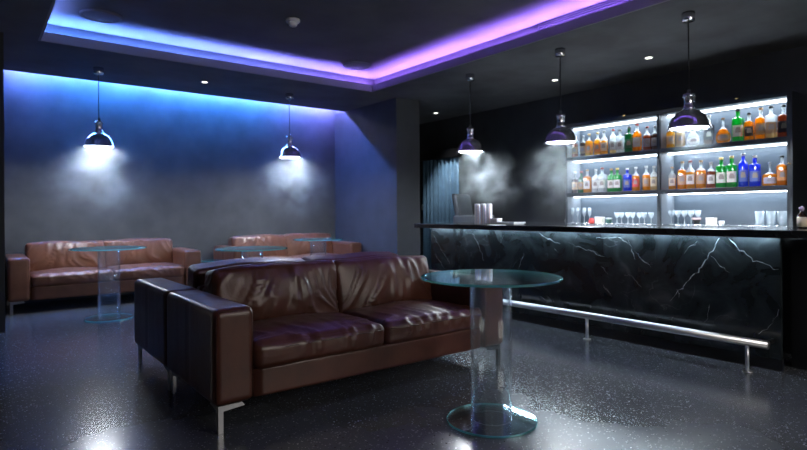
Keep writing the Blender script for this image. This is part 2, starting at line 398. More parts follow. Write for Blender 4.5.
# ------------------------------------------------------------------ sofas
def make_sofa(label, loc, rz, lm, pm, seed, group, amp=1.0):
    t = thing('leather_sofa', label, 'sofa', loc, rz, group)
    W, D = 2.3, .945; aw = .235
    # origin: front left corner at floor; +Y towards the back
    def soft(k, a):
        def fn(p, n, u):
            q = p + Vector((k * 3.1, 0, seed))
            return p + n * (noise.noise(q * 3.2) * a)
        return fn
    for s, x in ((0, 0), (1, W - aw)):
        def armfn(p, n, u, s=s):
            out = -1 if s == 0 else 1
            d = noise.noise((p + Vector((seed, s * 5, 0))) * 3) * .004
            if n.x * out > .8:                         # stitched panels of the outer side
                for sy in (-.235, -.02, .2):
                    d -= .007 * math.exp(-((p.y - sy) / .008) ** 2)
            return p + n * d
        bm = softbox((aw, D, .53), .042, 34, armfn, (x + aw / 2, D / 2, .15 + .265))
        obj('arm', bm, lm, t, True)
        # seam around the front face of the arm
        pts = [(x + .016, .008, .18), (x + .016, .008, .645), (x + .036, .007, .664), (x + aw - .036, .007, .664), (x + aw - .016, .008, .645), (x + aw - .016, .008, .18)]
        obj('piping', T(pts, .0028, 6), pm, [o for o in t.children][-1], True)
    obj('base_frame', softbox((W - 2 * aw, D - .04, .17), .018, 14, soft(1, .003), (W / 2, D / 2 + .005, .235)), lm, t, True)
    obj('back_panel', softbox((W - 2 * aw, .1, .53), .03, 16, soft(2, .004), (W / 2, D - .052, .43)), lm, t, True)
    cw = (W - 2 * aw) / 2
    for i in range(2):
        cx = aw + cw * (i + .5)
        def seatfn(p, n, u, i=i):
            k = (1 - u[0] ** 2) * (1 - u[1] ** 2)
            q = p.copy()
            if n.z > .2: q.z += .032 * k * n.z
            if n.y < -.3: q.y -= .012 * (1 - u[0] ** 2) * (1 - u[2] ** 2)
            w = Vector((p.x * 9 + noise.noise(p * 4 + Vector((0, 0, seed))) * 1.4, p.y * 2.6, seed + i * 7.7))
            r = 1 - abs(noise.noise(w)) * 2
            edge = (.35 + .65 * max(0, -u[1])) * min(1, max(0, 1 + 1.2 * u[2]))
            q += n * (r * r * r * .014 * edge * amp)
            w2 = Vector((p.x * 3, p.y * 3, seed * 2 + i)); q += n * noise.noise(w2) * .010
            return q
        bm = softbox((cw - .006, .74, .155), .045, 54, seatfn, (cx, .372, .385))
        c = obj('seat_cushion', bm, lm, t, True)
        y = -.004
        pts = []
        for k in range(17):
            v = -1 + k / 8
            pts.append((cx + v * (cw / 2 - .03), y - .010 * (1 - v * v), .425 + .003 * math.sin(k * 2.1 + i)))
        obj('piping', T(pts, .003, 6), pm, c, True)
        def backfn(p, n, u, i=i):
            q = p.copy()
            k = (1 - u[0] ** 2) * (1 - u[2] ** 2)
            if n.y < -.2: q.y -= .055 * k ** .7
            q.z += .014 * (1 - u[0] ** 2) * max(0, u[2])
            fan = p.x * (1 + .35 * u[2])
            w = Vector((fan * 12 + noise.noise(p * 5 + Vector((seed, 0, 0))) * 1.1, 3.3 * seed + i * 9.1, p.z * 2.4))
            r = 1 - abs(noise.noise(w)) * 2
            if n.y < .3:
                q += n * (r * r * r * .021 * amp * max(0, 1 - u[2] ** 4) * (.4 + .6 * (1 - u[0] ** 2)))
            q += n * noise.noise(Vector((p.x * 3.5, seed + i, p.z * 3.5))) * .014
            return q
        bm = softbox((cw + .03, .21, .42), .045, 54, backfn)
        bmesh.ops.rotate(bm, verts=bm.verts[:], cent=(0, 0, -.2), matrix=Matrix.Rotation(-.16, 3, 'X'))
        bmesh.ops.translate(bm, verts=bm.verts[:], vec=(cx, .705, .617))
        c = obj('back_cushion', bm, lm, t, True)
    # bent chrome legs
    for (x, y, sx, sy) in ((.03, .02, 1, 1), (W - .03, .02, -1, 1), (.03, D - .02, 1, -1), (W - .03, D - .02, -1, -1)):
        bm = bmesh.new()
        prof = [(0, 0), (.028, 0), (.028, .118), (.15, .130), (.135, .15), (0, .15)]
        a = [bm.verts.new((x + sx * px, y, z)) for px, z in prof]
        b = [bm.verts.new((x + sx * px, y + sy * .012, z)) for px, z in prof]
        bm.faces.new(a); bm.faces.new(b[::-1])
        for k in range(6): bm.faces.new((a[k], a[(k + 1) % 6], b[(k + 1) % 6], b[k]))
        # the return of the bracket along the arm
        prof = [(0, 0), (.028, 0), (.028, .122), (.12, .134), (.11, .15), (0, .15)]
        a = [bm.verts.new((x, y + sy * (.012 + py), z)) for py, z in prof]
        b = [bm.verts.new((x + sx * .010, y + sy * (.012 + py), z)) for py, z in prof]
        bm.faces.new(a); bm.faces.new(b[::-1])
        for k in range(6): bm.faces.new((a[k], a[(k + 1) % 6], b[(k + 1) % 6], b[k]))
        obj('leg', bm, M['legm'], t)
    return t

make_sofa('dark brown leather two-seat sofa facing the viewer in front of the round glass table', (1.015, 2.985, 0), 0, M['leather'], M['piping'], 1.3, 'leather sofas')
make_sofa('dark brown leather sofa turned away, standing back to back with the front sofa', (3.315, 4.885, 0), PI, M['leather'], M['piping'], 5.9, 'leather sofas')
make_sofa('brown leather sofa, lamplight painted in, against the back wall under the single left pendant', (.31, 8.15, 0), 0, M['leather_lit'], M['piping_lit'], 9.2, 'leather sofas', 1.1)
make_sofa('brown leather sofa, lamplight painted in, against the back wall beside the blue grey pier', (3.09, 8.15, 0), 0, M['leather_lit'], M['piping_lit'], 14.6, 'leather sofas', 1.1)

# ------------------------------------------------------------------ glass tables
def glass_table(label, x, y, h=.83, rt=.4, rb=.258, rc=.118):
    t = thing('glass_table', label, 'table', (x, y, 0), 0, 'round glass tables')
    def disc(r, th, z):
        return L([(0, z), (r - .002, z), (r, z + .002), (r, z + th - .002), (r - .002, z + th), (0, z + th)], n=96, mi=[0, 1, 1, 1, 0])
    obj('table_top', disc(rt, .013, h - .013), [M['gtop'], M['gedge']], t, False)
    obj('base', disc(rb, .012, 0.001), [M['gtop'], M['gedge']], t, False)
    bm = L([(rc, .0135), (rc, h - .0135), (rc - .008, h - .0135), (rc - .008, .0135)], n=64, close=True, mi=[0, 1, 0, 1])
    obj('column', bm, [M['gtube'], M['drink_glass']], t, True)
    bm = bmesh.new()
    lathe(bm, [(rc - .03, h - .0165), (rc + .004, h - .0165), (rc + .004, h - .0133), (rc - .03, h - .0133)], n=48, close=True)
    return t
glass_table('round glass bar table on a clear cylinder, nearest, overlapping the end of the front sofa', 2.35, 2.222, .83)
glass_table('round glass table on a clear cylinder before the sofa beneath the left pendant', 1.235, 7.17, .815)
glass_table('round glass table right behind the back-to-back sofas, left of the back right sofa', 2.421, 5.858, .82, .385)
glass_table('round glass table in front of the sofa by the blue grey pier', 4.06, 7.33, .815, .365)
t = thing('side_table', 'low glass-topped side table between the two sofas on the back wall', 'table', (2.84, 8.36, 0))
obj('table_top', L([(0, .49), (.168, .49), (.17, .492), (.17, .5), (.168, .502), (0, .502)], n=48, mi=[0, 1, 1, 1, 0]), [M['gtop'], M['gedge']], t)
obj('pedestal', L([(0, .012), (.03, .012), (.03, .489), (0, .489)], n=20), M['blackm'], t, True)
obj('base', L([(0, 0), (.13, 0), (.13, .008), (.12, .012), (0, .012)], n=40), M['blackm'], t)

# ------------------------------------------------------------------ pendant lamps
def pendant(label, x, y, zr, group):
    t = thing('pendant_lamp', label, 'lamp', (x, y, H), 0, group)
    z = zr - H
    obj('canopy', L([(0, 0), (.058, 0), (.058, -.075), (.052, -.082), (0, -.082)], n=32), M['chrome'], t, True)
    obj('cord', T([(0, 0, -.082), (0, 0, z + .36)], .006, 8), M['blackm'], t, True)
    obj('socket', L([(0, z + .375), (.016, z + .37), (.018, z + .335), (.05, z + .33), (.052, z + .30), (.044, z + .295), (.044, z + .215), (.052, z + .20), (.052, z + .185), (0, z + .185)], n=28), M['chrome'], t, True)
    prof = [(.045, z + .19), (.062, z + .178), (.085, z + .168), (.12, z + .145), (.150, z + .110), (.170, z + .07), (.180, z + .03), (.186, z + .012), (.194, z + .006), (.194, z)]
    inner = [(r - .006, zz - .004) for r, zz in prof[::-1]][1:]
    inner = [(.186, z)] + inner
    obj('shade', L(prof + inner, n=56, close=True), M['chrome'], t, True)
    obj('diffuser', L([(0, z + .018), (.172, z + .018), (.172, z + .024), (0, z + .024)], n=40), LAMP, t, True)
    return t
pendant('chrome dome pendant over the left back sofa, hung in front of the blue wall', 1.268, 7.97, 2.055, 'chrome pendants')
pendant('chrome dome pendant at the back wall nearer the blue grey pier', 3.92, 7.965, 2.065, 'chrome pendants')
pendant('chrome dome pendant above the bar before the bottle shelves, nearest of three', 5.35, 2.494, 1.97, 'chrome pendants')
pendant('chrome dome pendant above the bar, middle of the three', 5.35, 3.945, 1.985, 'chrome pendants')
pendant('chrome dome pendant above the far end of the bar beside the curtain', 5.35, 5.412, 2.01, 'chrome pendants')

def spot(x, y, z, power, size, parent=None, col=(1, .95, .88), r=.03):
    l = bpy.data.lights.new('spot_light', 'SPOT'); l.energy = power; l.spot_size = size; l.spot_blend = .6; l.shadow_soft_size = r; l.color = col
    o = bpy.data.objects.new('spot_light', l); C.objects.link(o); o.location = (x, y, z)
    if parent: o.parent = parent
    return o
def downlight(label, x, y, power=60):
    t = thing('downlight', label, 'light', (x, y, H), 0, 'recessed downlights')
    obj('trim_ring', L([(.034, -.001), (.05, -.001), (.05, -.006), (.036, -.004)], n=28, close=True), M['white'], t, True)
    obj('lens', L([(0, -.001), (.034, -.001), (.034, -.003), (0, -.003)], n=24), LSPOT, t)
    spot(0, 0, -.03, power, 1.5, t)
downlight('small recessed downlight in the bar ceiling between the nearest and middle pendants', 6.53, 3.522)
downlight('small recessed downlight in the bar ceiling beside the middle pendant cord', 6.55, 4.92)
downlight('small recessed downlight in the ceiling near the curtain', 6.898, 7.89, 30)
downlight('small recessed downlight midway between the two pendants of the back wall', 2.6, 7.95, 12)

# ------------------------------------------------------------------ ceiling fittings
def speaker(label, x, y):
    t = thing('ceiling_speaker', label, 'speaker', (x, y, HU), 0, 'ceiling speakers')
    obj('trim_ring', L([(.165, 0), (.2, 0), (.2, -.012), (.19, -.022), (.168, -.022)], n=56, close=True), M['speaker'], t, True)
    obj('grille', L([(0, -.014), (.168, -.014), (.168, -.004), (0, -.004)], n=48), M['speaker'], t)
speaker('round ceiling speaker in the blue-lit end of the raised ceiling', 1.076, 6.59)
speaker('round ceiling speaker in the violet-lit corner of the raised ceiling', 4.333, 6.66)
t = thing('smoke_detector', 'white smoke detector in the middle of the raised ceiling', 'smoke detector', (2.755, 5.5, HU))
obj('mounting_base', L([(0, 0), (.075, 0), (.078, -.02), (.07, -.032), (0, -.032)], n=36), M['white'], t, True)
obj('sensor_head', L([(0, -.032), (.05, -.032), (.046, -.06), (.036, -.075), (0, -.08)], n=28), M['white'], t, True)
# vent grille on the cove upstand
t = thing('vent_grille', 'long slatted air vent in the violet-lit edge of the ceiling cove', 'vent', (XR + .1, 0, 0))
y0, y1 = 2.4, 4.0
bm = bmesh.new()
box(bm, (.018, y0, 3.175), (.038, y0 + .02, 3.30)); box(bm, (.018, y1 - .02, 3.175), (.038, y1, 3.30))
box(bm, (.018, y0, 3.175), (.038, y1, 3.182)); box(bm, (.018, y0, 3.293), (.038, y1, 3.30))
obj('frame', bm, M['upstand'], t)
for k in range(5):
    z = 3.193 + k * .0215
    bm = bmesh.new(); box(bm, (.020, y0 + .02, z), (.030, y1 - .02, z + .009)); obj('slat', bm, M['ceil'], t)
obj('backing', B((.032, y0 + .02, 3.182), (.038, y1 - .02, 3.293)), M['black'], t)

# ------------------------------------------------------------------ bar
XF, XC = 4.705, 4.612
YE, YS = 1.54, 5.50
t = thing('bar_counter', 'long bar counter with a white-veined black marble front', 'bar counter', (XF, YE, 0))
VEINS = [[(1.97, 0.975), (2.05, 0.81), (2.16, 0.66), (2.3, 0.51), (2.36, 0.43)], [(2.3, 0.53), (2.29, 0.46)], [(2.02, 0.82), (1.89, 0.71)], [(1.89, 0.975), (1.81, 0.89), (1.72, 0.82), (1.64, 0.79), (1.55, 0.76)], [(1.55, 0.46), (1.58, 0.39), (1.63, 0.31), (1.71, 0.24)], [(2.73, 0.93), (2.68, 0.76)], [(2.67, 0.82), (2.53, 0.7)], [(2.77, 0.62), (2.7, 0.61), (2.62, 0.52)], [(2.99, 0.5), (2.91, 0.39)], [(3.08, 0.94), (2.83, 0.96), (2.72, 0.89)], [(2.13, 0.95), (2.24, 0.84)], [(3.14, 0.82), (3.02, 0.78)], [(2.03, 0.45), (2.05, 0.36), (2.08, 0.29)], [(5.46, 0.92), (5.28, 0.71), (5.14, 0.56)], [(5.43, 0.67), (5.24, 0.49)], [(4.73, 0.95), (4.65, 0.83), (4.55, 0.63)], [(4.25, 0.93), (4.3, 0.83)], [(3.95, 0.76), (4.03, 0.58)], [(3.75, 0.975), (3.67, 0.93), (3.48, 0.87)], [(3.38, 0.88), (3.21, 0.84), (3.07, 0.8), (2.99, 0.77)], [(2.99, 0.5), (2.92, 0.41)], [(3.02, 0.68), (2.95, 0.61)], [(3.56, 0.82), (3.51, 0.79)]]
WID = {0: .010, 3: .011, 4: .005, 13: .008, 15: .007, 17: .006, 18: .009}
bm = bmesh.new(); box(bm, (0, 0, .09), (.04, YS - YE, .99))
rv = random.Random(3)
for i, pl in enumerate(VEINS):
    pts = []
    for (a, b), (c, d) in zip(pl, pl[1:]):
        n = max(2, int(math.hypot(c - a, d - b) / .026))
        for k in range(n):
            f = k / n; pts.append((a + (c - a) * f + rv.uniform(-.013, .013), b + (d - b) * f + rv.uniform(-.013, .013)))
    pts.append(pl[-1])
    w0 = WID.get(i, .0045)
    prev = None
    for k, (y, z) in enumerate(pts):
        k0, k1 = max(0, k - 1), min(len(pts) - 1, k + 1)
        dy, dz = pts[k1][0] - pts[k0][0], pts[k1][1] - pts[k0][1]; l = math.hypot(dy, dz) or 1
        w = w0 * (.15 + .75 * rv.random() ** 1.5) * (1 - .6 * abs(2 * k / max(1, len(pts) - 1) - 1))
        ny, nz = -dz / l * w / 2, dy / l * w / 2
        y = min(max(y, YE + .005), YS - .005); z = min(z, .985)
        cur = (bm.verts.new((-.0012, y - YE + ny, z + nz)), bm.verts.new((-.0012, y - YE - ny, z - nz)))
        if prev:
            f = bm.faces.new((prev[0], prev[1], cur[1], cur[0])); f.material_index = 1
        prev = cur
obj('marble_front', bm, [M['marble'], M['vein']], t)
obj('plinth', B((.03, 0, 0), (.06, YS - YE, .09)), M['black'], t)
obj('countertop', B((XC - XF, -.6, .995), (.80, 5.73 - YE, 1.052), .004, 2), M['counter'], t)
obj('end_panel', B((.22, -.6, 0), (.26, .0, .995)), M['black'], t)
obj('far_end_panel', B((.04, YS - YE - .03, 0), (.72, YS - YE, .995)), M['black'], t)
obj('back_panel', B((.68, -.6, 0), (.72, YS - YE - .03, .995)), M['black'], t)
obj('bounce_top', B((.721, -.4, .86), (1.42, YS - YE - .05, .90), .004), M['bounce_top'], t)  # unseen pale top, added to bounce lamp light onto the bar ceiling
obj('added_fill_light', B((.745, -.3, .984), (.757, YS - YE - .1, .9945)), LFILL, t)  # unseen strip added to brighten the ceiling over the bar
obj('light_strip', B((-.035, .02, .9936), (-.015, YS - YE - .02, .9948)), LBAR, t)

t = thing('foot_rail', 'polished steel foot rail along the base of the bar', 'foot rail', (4.53, 1.56, 0))
obj('rail', T([(0, 0, .225), (0, 3.86, .225)], .031, 20), M['steel'], t, True)
obj('end_bracket', T([(.0, .03, .225), (.172, .03, .225)], .018, 14), M['blackm'], t, True)
for y in (.14, 1.5, 2.86, 3.75):
    bm = bmesh.new(); tube(bm, [(.0, y, .012), (.0, y, .205)], .014, 14); p = obj('post', bm, M['steel'], t, True)
    obj('flange', L([(0, .001), (.036, .001), (.036, .009), (.016, .013), (0, .013)], n=24, c=(.0, y, 0)), M['steel'], p, True)

# ------------------------------------------------------------------ back-bar shelf unit
CX = 6.6; CB = 6.94
ZB, ZS1, ZS2, ZT = 1.03, 1.455, 1.955, 2.42      # shelf tops, head
y0, y1, ym = 2.045, 4.815, 3.447
t = thing('bottle_shelf_unit', 'lit back-bar shelf unit full of bottles on the black wall', 'shelf unit', (CX, y0, 0))
obj('back_panel', B((CB - CX, .05, ZB), (CB - CX + .03, y1 - y0 - .03, ZT - .05)), M['cabback'], t)
obj('cabinet', B((0, 0, 0), (.9, y1 - y0, ZB - .06)), M['cab'], t)
obj('bottom_shelf', B((-.005, 0, ZB - .06), (.37, y1 - y0, ZB), .002, 1), M['cab'], t)
obj('top_board', B((0, 0, ZT - .05), (.9, y1 - y0, ZT)), M['cab'], t)
for a, b in ((0, .05), (y1 - y0 - .032, y1 - y0)): obj('side_panel', B((0, a, ZB), (.9, b, ZT - .05)), M['cab'], t)
obj('divider', B((0, ym - y0 - .018, ZB), (CB - CX, ym - y0 + .018, ZT - .05)), M['cab'], t)
for zz in (ZS1, ZS2):
    for a, b in ((.05, ym - y0 - .018), (ym - y0 + .018, y1 - y0 - .032)):
        obj('shelf', B((.004, a, zz - .05), (CB - CX, b, zz), .002, 1), M['cab'], t)
for zz in (ZB, ZS1, ZS2):
    for a, b in ((.055, ym - y0 - .024), (ym - y0 + .022, y1 - y0 - .038)):
        obj('shelf_reflector', B((.012, a, zz), (CB - CX - .002, b, zz + .002)), M['reflector'], t)  # reflectors added to throw the strip light up and out of the cabinet
# pale linings of the sides that face the viewer and strips of light
for b in (ym - y0 - .018, y1 - y0 - .032):
    for za, zb in ((ZB, ZS1 - .05), (ZS1, ZS2 - .05), (ZS2, ZT - .05)):
        obj('side_lining', B((.03, b - .004, za), (CB - CX, b, zb)), M['cabside'], t)
for a, b in ((.06, ym - y0 - .03), (ym - y0 + .03, y1 - y0 - .045)):
    for zz in (ZS1 - .05, ZS2 - .05, ZT - .05):
        obj('light_strip', B((CB - CX - .17, a, zz - .006), (CB - CX - .03, b, zz - .001)), LW, t)
for yy in (3.888, 2.558):
    p = obj('puck_light', L([(0, 0), (.02, 0), (.02, -.014), (0, -.014)], n=18, c=(-.012, yy - y0, ZT + .004)), M['brass'], t, True)
obj('glint_knob', L([(0, 0), (.012, .004), (.012, .02), (0, .024)], n=14, c=(-.012, .025, 1.66)), M['brass'], t, True)  # made-up brass knob standing in for a small gold light

# ------------------------------------------------------------------ bottles
COL = dict(amber=(.97, .43, .035), gold=(.98, .54, .07), brown=(.40, .13, .05), dark=(.14, .07, .05), green=(.03, .50, .12), dgreen=(.02, .25, .09),
           blue=(.035, .12, .85), clear=(.86, .90, .93), pale=(.85, .68, .42))
BM = {}
for k, c in COL.items():
    BM[k] = pane('bottle_' + k, [min(1, x * 1.05) for x in c] if k in ('clear',) else c, edge=(.95, .97, 1), f0=.07, rough=.08, body=.48, bodycol=[min(1, x * 1.1) for x in c])
LAB = dict(white=(.78, .78, .76), cream=(.72, .64, .5), black=(.025, .025, .03), red=(.55, .07, .06), tan=(.5, .34, .2), dgreen=(.04, .16, .09), grey=(.42, .43, .45), orange=(.75, .33, .1), blue=(.1, .16, .45))
LM = {k: simple('label_' + k, v, .55) for k, v in LAB.items()}
LM['ink'] = simple('label_ink', (.36, .32, .30), .6); LM['inklight'] = simple('label_ink_light', (.34, .30, .25), .6)
CM = dict(black=simple('cap_black', (.02, .02, .022), .35), red=simple('cap_red', (.42, .06, .05), .35), gold=simple('cap_gold', (.72, .5, .2), .3, .8), cork=simple('cap_cork', (.5, .3, .16), .7),
          white=simple('cap_white', (.75, .76, .78), .4), grey=simple('cap_grey', (.35, .36, .4), .3, .7))
# profile: body radius, shoulder start, neck start, neck radius (fractions of height h)
KIND = dict(whisky=(.150, .60, .76, .046, 2, 1, 1), square=(.146, .62, .74, .046, 5, 1, .95), tall=(.130, .66, .80, .044, 2, 1, 1), gin=(.146, .68, .76, .05, 4, 1, 1),
            round=(.27, .42, .66, .045, 2, .62, 1), squat=(.27, .44, .58, .05, 3, .75, 1))
def bottle(label, y, zs, h, kind, liq, cap, lab, fill, x, group):
    t = thing('bottle', label, 'bottle', (x, y, zs), 0, group)
    rf, sh, nk, nr, pw, sx, sy = KIND[kind]
    R = rf * h; n = 28
    if kind == 'round':
        body = [(R * .55, 0), (R * .75, .02 * h), (R * .98, .14 * h), (R, .26 * h), (R * .92, .38 * h), (R * .66, .50 * h), (R * .34, .60 * h)]
    else:
        body = [(R * .92, 0), (R, .015 * h), (R, sh * .5 * h), (R, sh * h), (R * .94, (sh + .035) * h), (R * .72, (sh + (nk - sh) * .55) * h)]
    neck = [(nr * h * 1.05, nk * h), (nr * h, (nk + .05) * h), (nr * h, .90 * h), (nr * h * 1.15, .905 * h), (nr * h * 1.15, .925 * h)]
    prof = body + neck
    def lerp_at(z):
        for (r0, z0), (r1, z1) in zip(prof, prof[1:]):
            if z0 <= z <= z1: return r0 + (r1 - r0) * (z - z0) / (z1 - z0 + 1e-9)
        return prof[-1][0]
    k = dict(n=n, sx=sx, sy=sy, power=pw)
    fill = fill if fill > .9 or liq in ('pale', 'clear') else fill + .09
    fz = fill * h
    if liq == 'clear' or fill >= .92:
        obj('body', L([(0, 0)] + prof + [(0, .925 * h)], **k), BM[liq], t, True)
    else:
        lo = [q for q in prof if q[1] < fz - .002]; hi = [q for q in prof if q[1] > fz + .002]; rz = lerp_at(fz)
        obj('body', L([(0, 0)] + lo + [(rz, fz), (0, fz)], **k), BM[liq], t, True)
        obj('neck', L([(rz, fz + .0005)] + hi + [(0, .925 * h)], **k), BM['clear'], t, True)
    cr = nr * h * 1.3
    obj('cap', L([(0, .926 * h), (cr, .926 * h), (cr, .995 * h), (cr * .85, h), (0, h)], n=18), CM[cap], t, True)
    # printed label wrapped on the side that faces the room
    za, zb = (.10, .36) if kind == 'round' else ((.10, .36) if kind == 'squat' else (.16, .50))
    bm = bmesh.new(); nn = 16; a0 = PI + .35; half = .95
    rows = [za, za + (zb - za) * .18, za + (zb - za) * .34, za + (zb - za) * .66, za + (zb - za) * .82, zb]
    grid = []
    for zf in rows:
        row = []
        for i in range(nn + 1):
            a = a0 - half + 2 * half * i / nn; ca, sa = math.cos(a), math.sin(a)
            q = (abs(ca) ** pw + abs(sa) ** pw) ** (-1 / pw)
            if kind == 'round':                       # oval label
                v = (zf - za) / (zb - za) * 2 - 1; w = math.sqrt(max(.12, 1 - v * v * .85)); a = a0 + (a - a0) * w; ca, sa = math.cos(a), math.sin(a)
            r = lerp_at(zf * h) * q + .0016
            row.append(bm.verts.new((r * ca * sx - .0004, r * sa * sy, zf * h)))
        grid.append(row)
    for j in range(5):
        for i in range(nn):
            f = bm.faces.new((grid[j][i], grid[j][i + 1], grid[j + 1][i + 1], grid[j + 1][i]))
            if (j == 2 and 4 <= i <= 11) or (j in (1, 3) and 5 <= i <= 10 and j == 3): f.material_index = 1
    obj('label', bm, [LM[lab], LM['inklight'] if lab in ('black', 'dgreen', 'red', 'blue') else LM['ink']], t, True)
    return t
ORD = ['first', 'second', 'third', 'fourth', 'fifth', 'sixth', 'seventh', 'eighth', 'ninth', 'tenth', 'eleventh']
NAMEC = dict(amber='amber', gold='golden', brown='reddish brown', dark='dark brown', green='green', dgreen='dark green', blue='blue', clear='clear', pale='pale amber')
def row(where, zs, ys, spec, top_h, group, x=6.74):
    for i, (y, (kind, liq, cap, lab, fill, hh)) in enumerate(zip(ys, spec)):
        lb = '%s %s bottle, %s from the left on the %s' % (NAMEC[liq], {'whisky': 'round-shouldered', 'square': 'square', 'tall': 'tall', 'gin': 'straight-sided', 'round': 'round flask', 'squat': 'squat'}[kind], ORD[i], where)
        bottle(lb, y, zs + .0025, hh, kind, liq, cap, lab, fill, x + (.012 if i % 2 else -.012), group)
UL = [4.72, 4.604, 4.492, 4.375, 4.262, 4.143, 4.027, 3.914, 3.791, 3.67, 3.556]
UR = [3.355, 3.248, 3.091, 2.921, 2.758, 2.612, 2.491, 2.384, 2.279, 2.17]
ML_ = [4.722, 4.636, 4.524, 4.405, 4.292, 4.172, 4.07, 3.942, 3.811, 3.684, 3.572]
MR = [3.342, 3.231, 3.125, 3.015, 2.892, 2.79, 2.669, 2.561, 2.436, 2.301, 2.18]
row('upper shelf, left bay', ZS2, UL, [('whisky', 'brown', 'black', 'tan', .6, .29), ('whisky', 'dark', 'grey', 'tan', .6, .30), ('square', 'gold', 'gold', 'orange', .62, .31), ('whisky', 'gold', 'gold', 'orange', .62, .32), ('whisky', 'gold', 'white', 'cream', .5, .325),
    ('tall', 'pale', 'red', 'white', .3, .335), ('gin', 'clear', 'white', 'white', .95, .315), ('gin', 'dgreen', 'black', 'dgreen', .95, .34), ('whisky', 'amber', 'red', 'grey', .66, .36), ('whisky', 'brown', 'red', 'grey', .55, .31), ('whisky', 'dark', 'grey', 'grey', .6, .30)], 0, 'bottles on the upper left shelf')
row('upper shelf, right bay', ZS2, UR, [('square', 'gold', 'gold', 'tan', .6, .30), ('square', 'pale', 'cork', 'tan', .6, .30), ('round', 'clear', 'white', 'white', .95, .28), ('square', 'dark', 'white', 'black', .62, .345), ('round', 'amber', 'cork', 'tan', .5, .29), ('gin', 'green', 'black', 'white', .95, .37),
    ('square', 'amber', 'black', 'black', .62, .31), ('square', 'amber', 'cork', 'tan', .64, .35), ('gin', 'pale', 'black', 'tan', .30, .35), ('square', 'brown', 'black', 'black', .64, .35)], 0, 'bottles on the upper right shelf')
row('middle shelf, left bay', ZS1, ML_, [('whisky', 'dark', 'white', 'tan', .55, .30), ('whisky', 'dgreen', 'red', 'tan', .95, .305), ('square', 'amber', 'cork', 'white', .62, .32), ('square', 'clear', 'white', 'white', .95, .32), ('gin', 'clear', 'red', 'white', .95, .33), ('gin', 'green', 'cork', 'white', .95, .31),
    ('gin', 'green', 'gold', 'white', .95, .31), ('gin', 'blue', 'white', 'blue', .95, .30), ('whisky', 'amber', 'white', 'red', .55, .305), ('whisky', 'amber', 'white', 'tan', .55, .31), ('whisky', 'pale', 'white', 'cream', .55, .30)], 0, 'bottles on the middle left shelf')
row('middle shelf, right bay', ZS1, MR, [('whisky', 'amber', 'cork', 'cream', .40, .275), ('square', 'amber', 'cork', 'tan', .62, .335), ('whisky', 'gold', 'red', 'white', .5, .335), ('square', 'amber', 'cork', 'tan', .55, .33), ('whisky', 'brown', 'grey', 'white', .55, .30), ('gin', 'green', 'gold', 'white', .95, .345),
    ('gin', 'green', 'gold', 'white', .95, .35), ('tall', 'blue', 'blue' if False else 'grey', 'blue', .95, .37), ('gin', 'blue', 'white', 'blue', .95, .335), ('squat', 'amber', 'grey', 'grey', .42, .255), ('square', 'amber', 'black', 'orange', .62, .315)], 0, 'bottles on the middle right shelf')

# ------------------------------------------------------------------ glasses and small things on the bottom shelf
def flute(bm, h=.215, r=.026):
    return lathe(bm, [(0, 0), (.03, 0), (.03, .003), (.005, .008), (.004, h * .42), (.012, h * .48), (r, h * .68), (r * .92, h), (r * .86, h), (r * .9, h * .7), (0, h * .5)], n=20)
def coupe(bm, h=.155, r=.047):
    return lathe(bm, [(0, 0), (.034, 0), (.034, .003), (.006, .009), (.0045, h * .52), (.02, h * .58), (r * .95, h * .78), (r, h), (r - .0025, h), (r * .9, h * .79), (0, h * .6)], n=22)
def tumbler(bm, h=.155, r=.047):
    return lathe(bm, [(0, 0), (r * .86, 0), (r * .9, .006), (r, h), (r - .004, h), (r * .86, .022), (0, .02)], n=28)
for i, (x, y) in enumerate(((6.70, 4.745), (6.76, 4.70), (6.69, 4.655), (6.76, 4.60), (6.70, 4.555), (6.77, 4.52))):
    tag(obj('champagne_flute', flute(bmesh.new()), M['drink_glass'], None, True, (x, y, ZB + .0025)), 'clear champagne flute, %s from the left on the bottom shelf at the curtain end' % ORD[i], 'glass', 'champagne flutes on the bottom shelf')
for i in range(7):
    y = 4.075 - i * .078
    tag(obj('coupe_glass', coupe(bmesh.new(), .148, .036), M['drink_glass'], None, True, (6.70 + (.0 if i % 2 else .02), y, ZB + .0025)), 'clear coupe glass, %s from the left in the row left of the shelf divider' % ORD[i], 'glass', 'coupe glasses left of the divider')
for i in range(5):
    y = 3.345 - i * .078
    tag(obj('martini_glass', coupe(bmesh.new(), .17, .037), M['drink_glass'], None, True, (6.71, y, ZB + .0025)), 'clear stemmed glass, %s from the left in the row right of the shelf divider' % ORD[i], 'glass', 'stemmed glasses right of the divider')
for i, y in enumerate((2.375, 2.268, 2.165)):
    tag(obj('tumbler', tumbler(bmesh.new()), M['drink_glass'], None, True, (6.68, y, ZB + .0025)), 'clear straight tumbler, %s from the left at the right end of the bottom shelf' % ORD[i], 'glass', 'tumblers on the bottom shelf')
zt = ZB + .0025
t = thing('red_jar', 'small red jar between the flutes and the cream box on the bottom shelf', 'jar', (6.68, 4.43, zt))
obj('body', L([(0, 0), (.030, 0), (.036, .015), (.036, .05), (.028, .06), (0, .06)], n=20), M['red'], t, True)
obj('lid', L([(0, .0605), (.024, .0605), (.024, .072), (0, .075)], n=20), M['red'], t, True)
t = thing('box', 'small cream box beside the red jar on the bottom shelf', 'box', (6.69, 4.31, zt))
obj('carton', B((-.04, -.05, 0), (.04, .05, .075), .003), M['offwhite'], t); obj('lid', B((-.042, -.052, .0755), (.042, .052, .09), .002), M['white'], t)
t = thing('tin', 'small dark green tin with a pale lid beside the coupe glasses', 'tin', (6.69, 4.175, zt))
